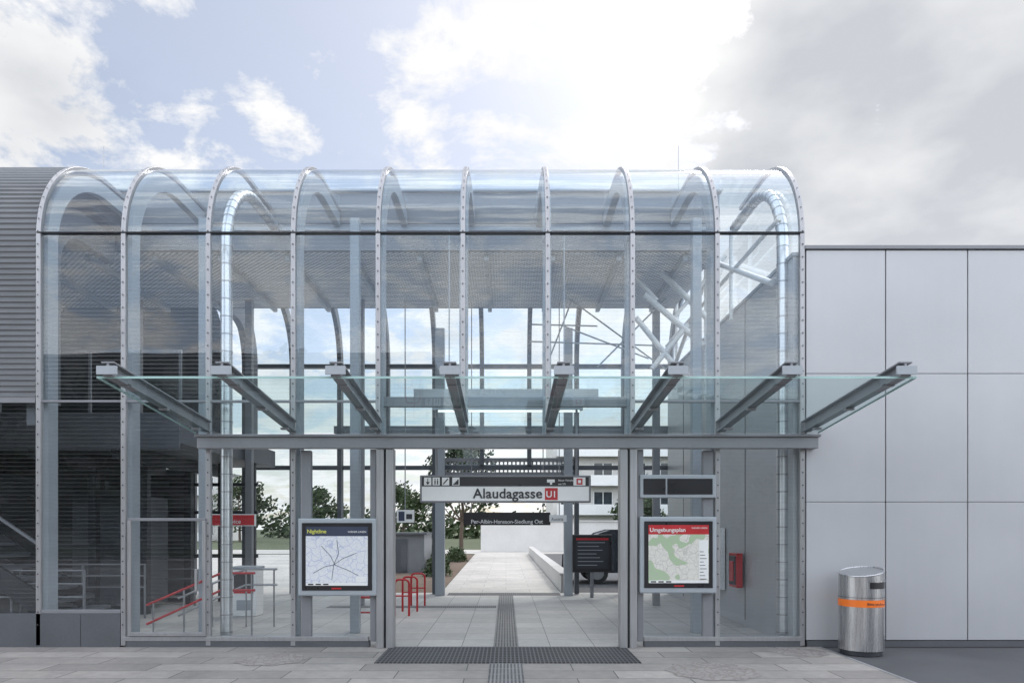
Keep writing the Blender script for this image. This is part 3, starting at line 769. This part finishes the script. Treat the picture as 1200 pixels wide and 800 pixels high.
n1=nn('ShaderNodeTexNoise'); n1.inputs['Scale'].default_value=4.6; n1.inputs['Detail'].default_value=9; n1.inputs['Roughness'].default_value=.64; n1.inputs['Distortion'].default_value=.2; t.links.new(cb.outputs[0],n1.inputs[0])
n2=nn('ShaderNodeTexNoise'); n2.inputs['Scale'].default_value=3.2; n2.inputs['Detail'].default_value=7; t.links.new(cb.outputs[0],n2.inputs[0])
grey=lobe(1150,200,20); gap=lobe(400,30,18); br=lobe(740,110,23); lt=lobe(90,100,17)
f=mth('ADD',n1.outputs[0],mth('SUBTRACT',mth('ADD',mth('ADD',mth('MULTIPLY',grey,.25),mth('MULTIPLY',br,.07)),mth('ADD',mth('MULTIPLY',lt,.06),mth('MULTIPLY',haze,.07))),mth('MULTIPLY',gap,.08)))
rp=nn('ShaderNodeValToRGB'); e=rp.color_ramp; e.elements[0].position=.48; e.elements[1].position=.58
e.elements[0].color=(.30,.30,.30,1); e.elements[1].color=(1,1,1,1); t.links.new(f,rp.inputs[0])
cr=nn('ShaderNodeValToRGB'); e=cr.color_ramp; e.elements[0].position=.52; e.elements[0].color=(1.,1.,1.,1); e.elements[1].position=.86; e.elements[1].color=(.62,.645,.69,1)
t.links.new(mth('ADD',n2.outputs[0],mth('MULTIPLY',grey,.34)),cr.inputs[0])
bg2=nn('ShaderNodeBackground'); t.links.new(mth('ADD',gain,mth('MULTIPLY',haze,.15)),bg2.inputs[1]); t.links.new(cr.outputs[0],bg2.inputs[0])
mx=nn('ShaderNodeMixShader'); t.links.new(rp.outputs[0],mx.inputs[0]); t.links.new(bg1.outputs[0],mx.inputs[1]); t.links.new(bg2.outputs[0],mx.inputs[2])
ow=nn('ShaderNodeOutputWorld'); t.links.new(mx.outputs[0],ow.inputs[0])
sl=bpy.data.lights.new('sun','SUN'); sl.energy=1.4; sl.angle=rad(12); sl.color=(1,.96,.9)
so=bpy.data.objects.new('sun',sl); scn.collection.objects.link(so)
dv=Vector((math.sin(rad(az))*math.cos(rad(el)),math.cos(rad(az))*math.cos(rad(el)),math.sin(rad(el))))
so.rotation_euler=dv.to_track_quat('Z','Y').to_euler()

scn.view_settings.view_transform='Standard'; scn.view_settings.look='None'; scn.view_settings.exposure=0
c=bpy.data.cameras.new('camera'); co=bpy.data.objects.new('camera',c); scn.collection.objects.link(co)
co.location=(0,-D,H); co.rotation_euler=(rad(90),0,0); c.sensor_width=36; c.lens=F/1200*36
c.shift_x=7/1200; c.shift_y=218/1200; c.clip_end=2000; c.clip_start=.1
scn.camera=co
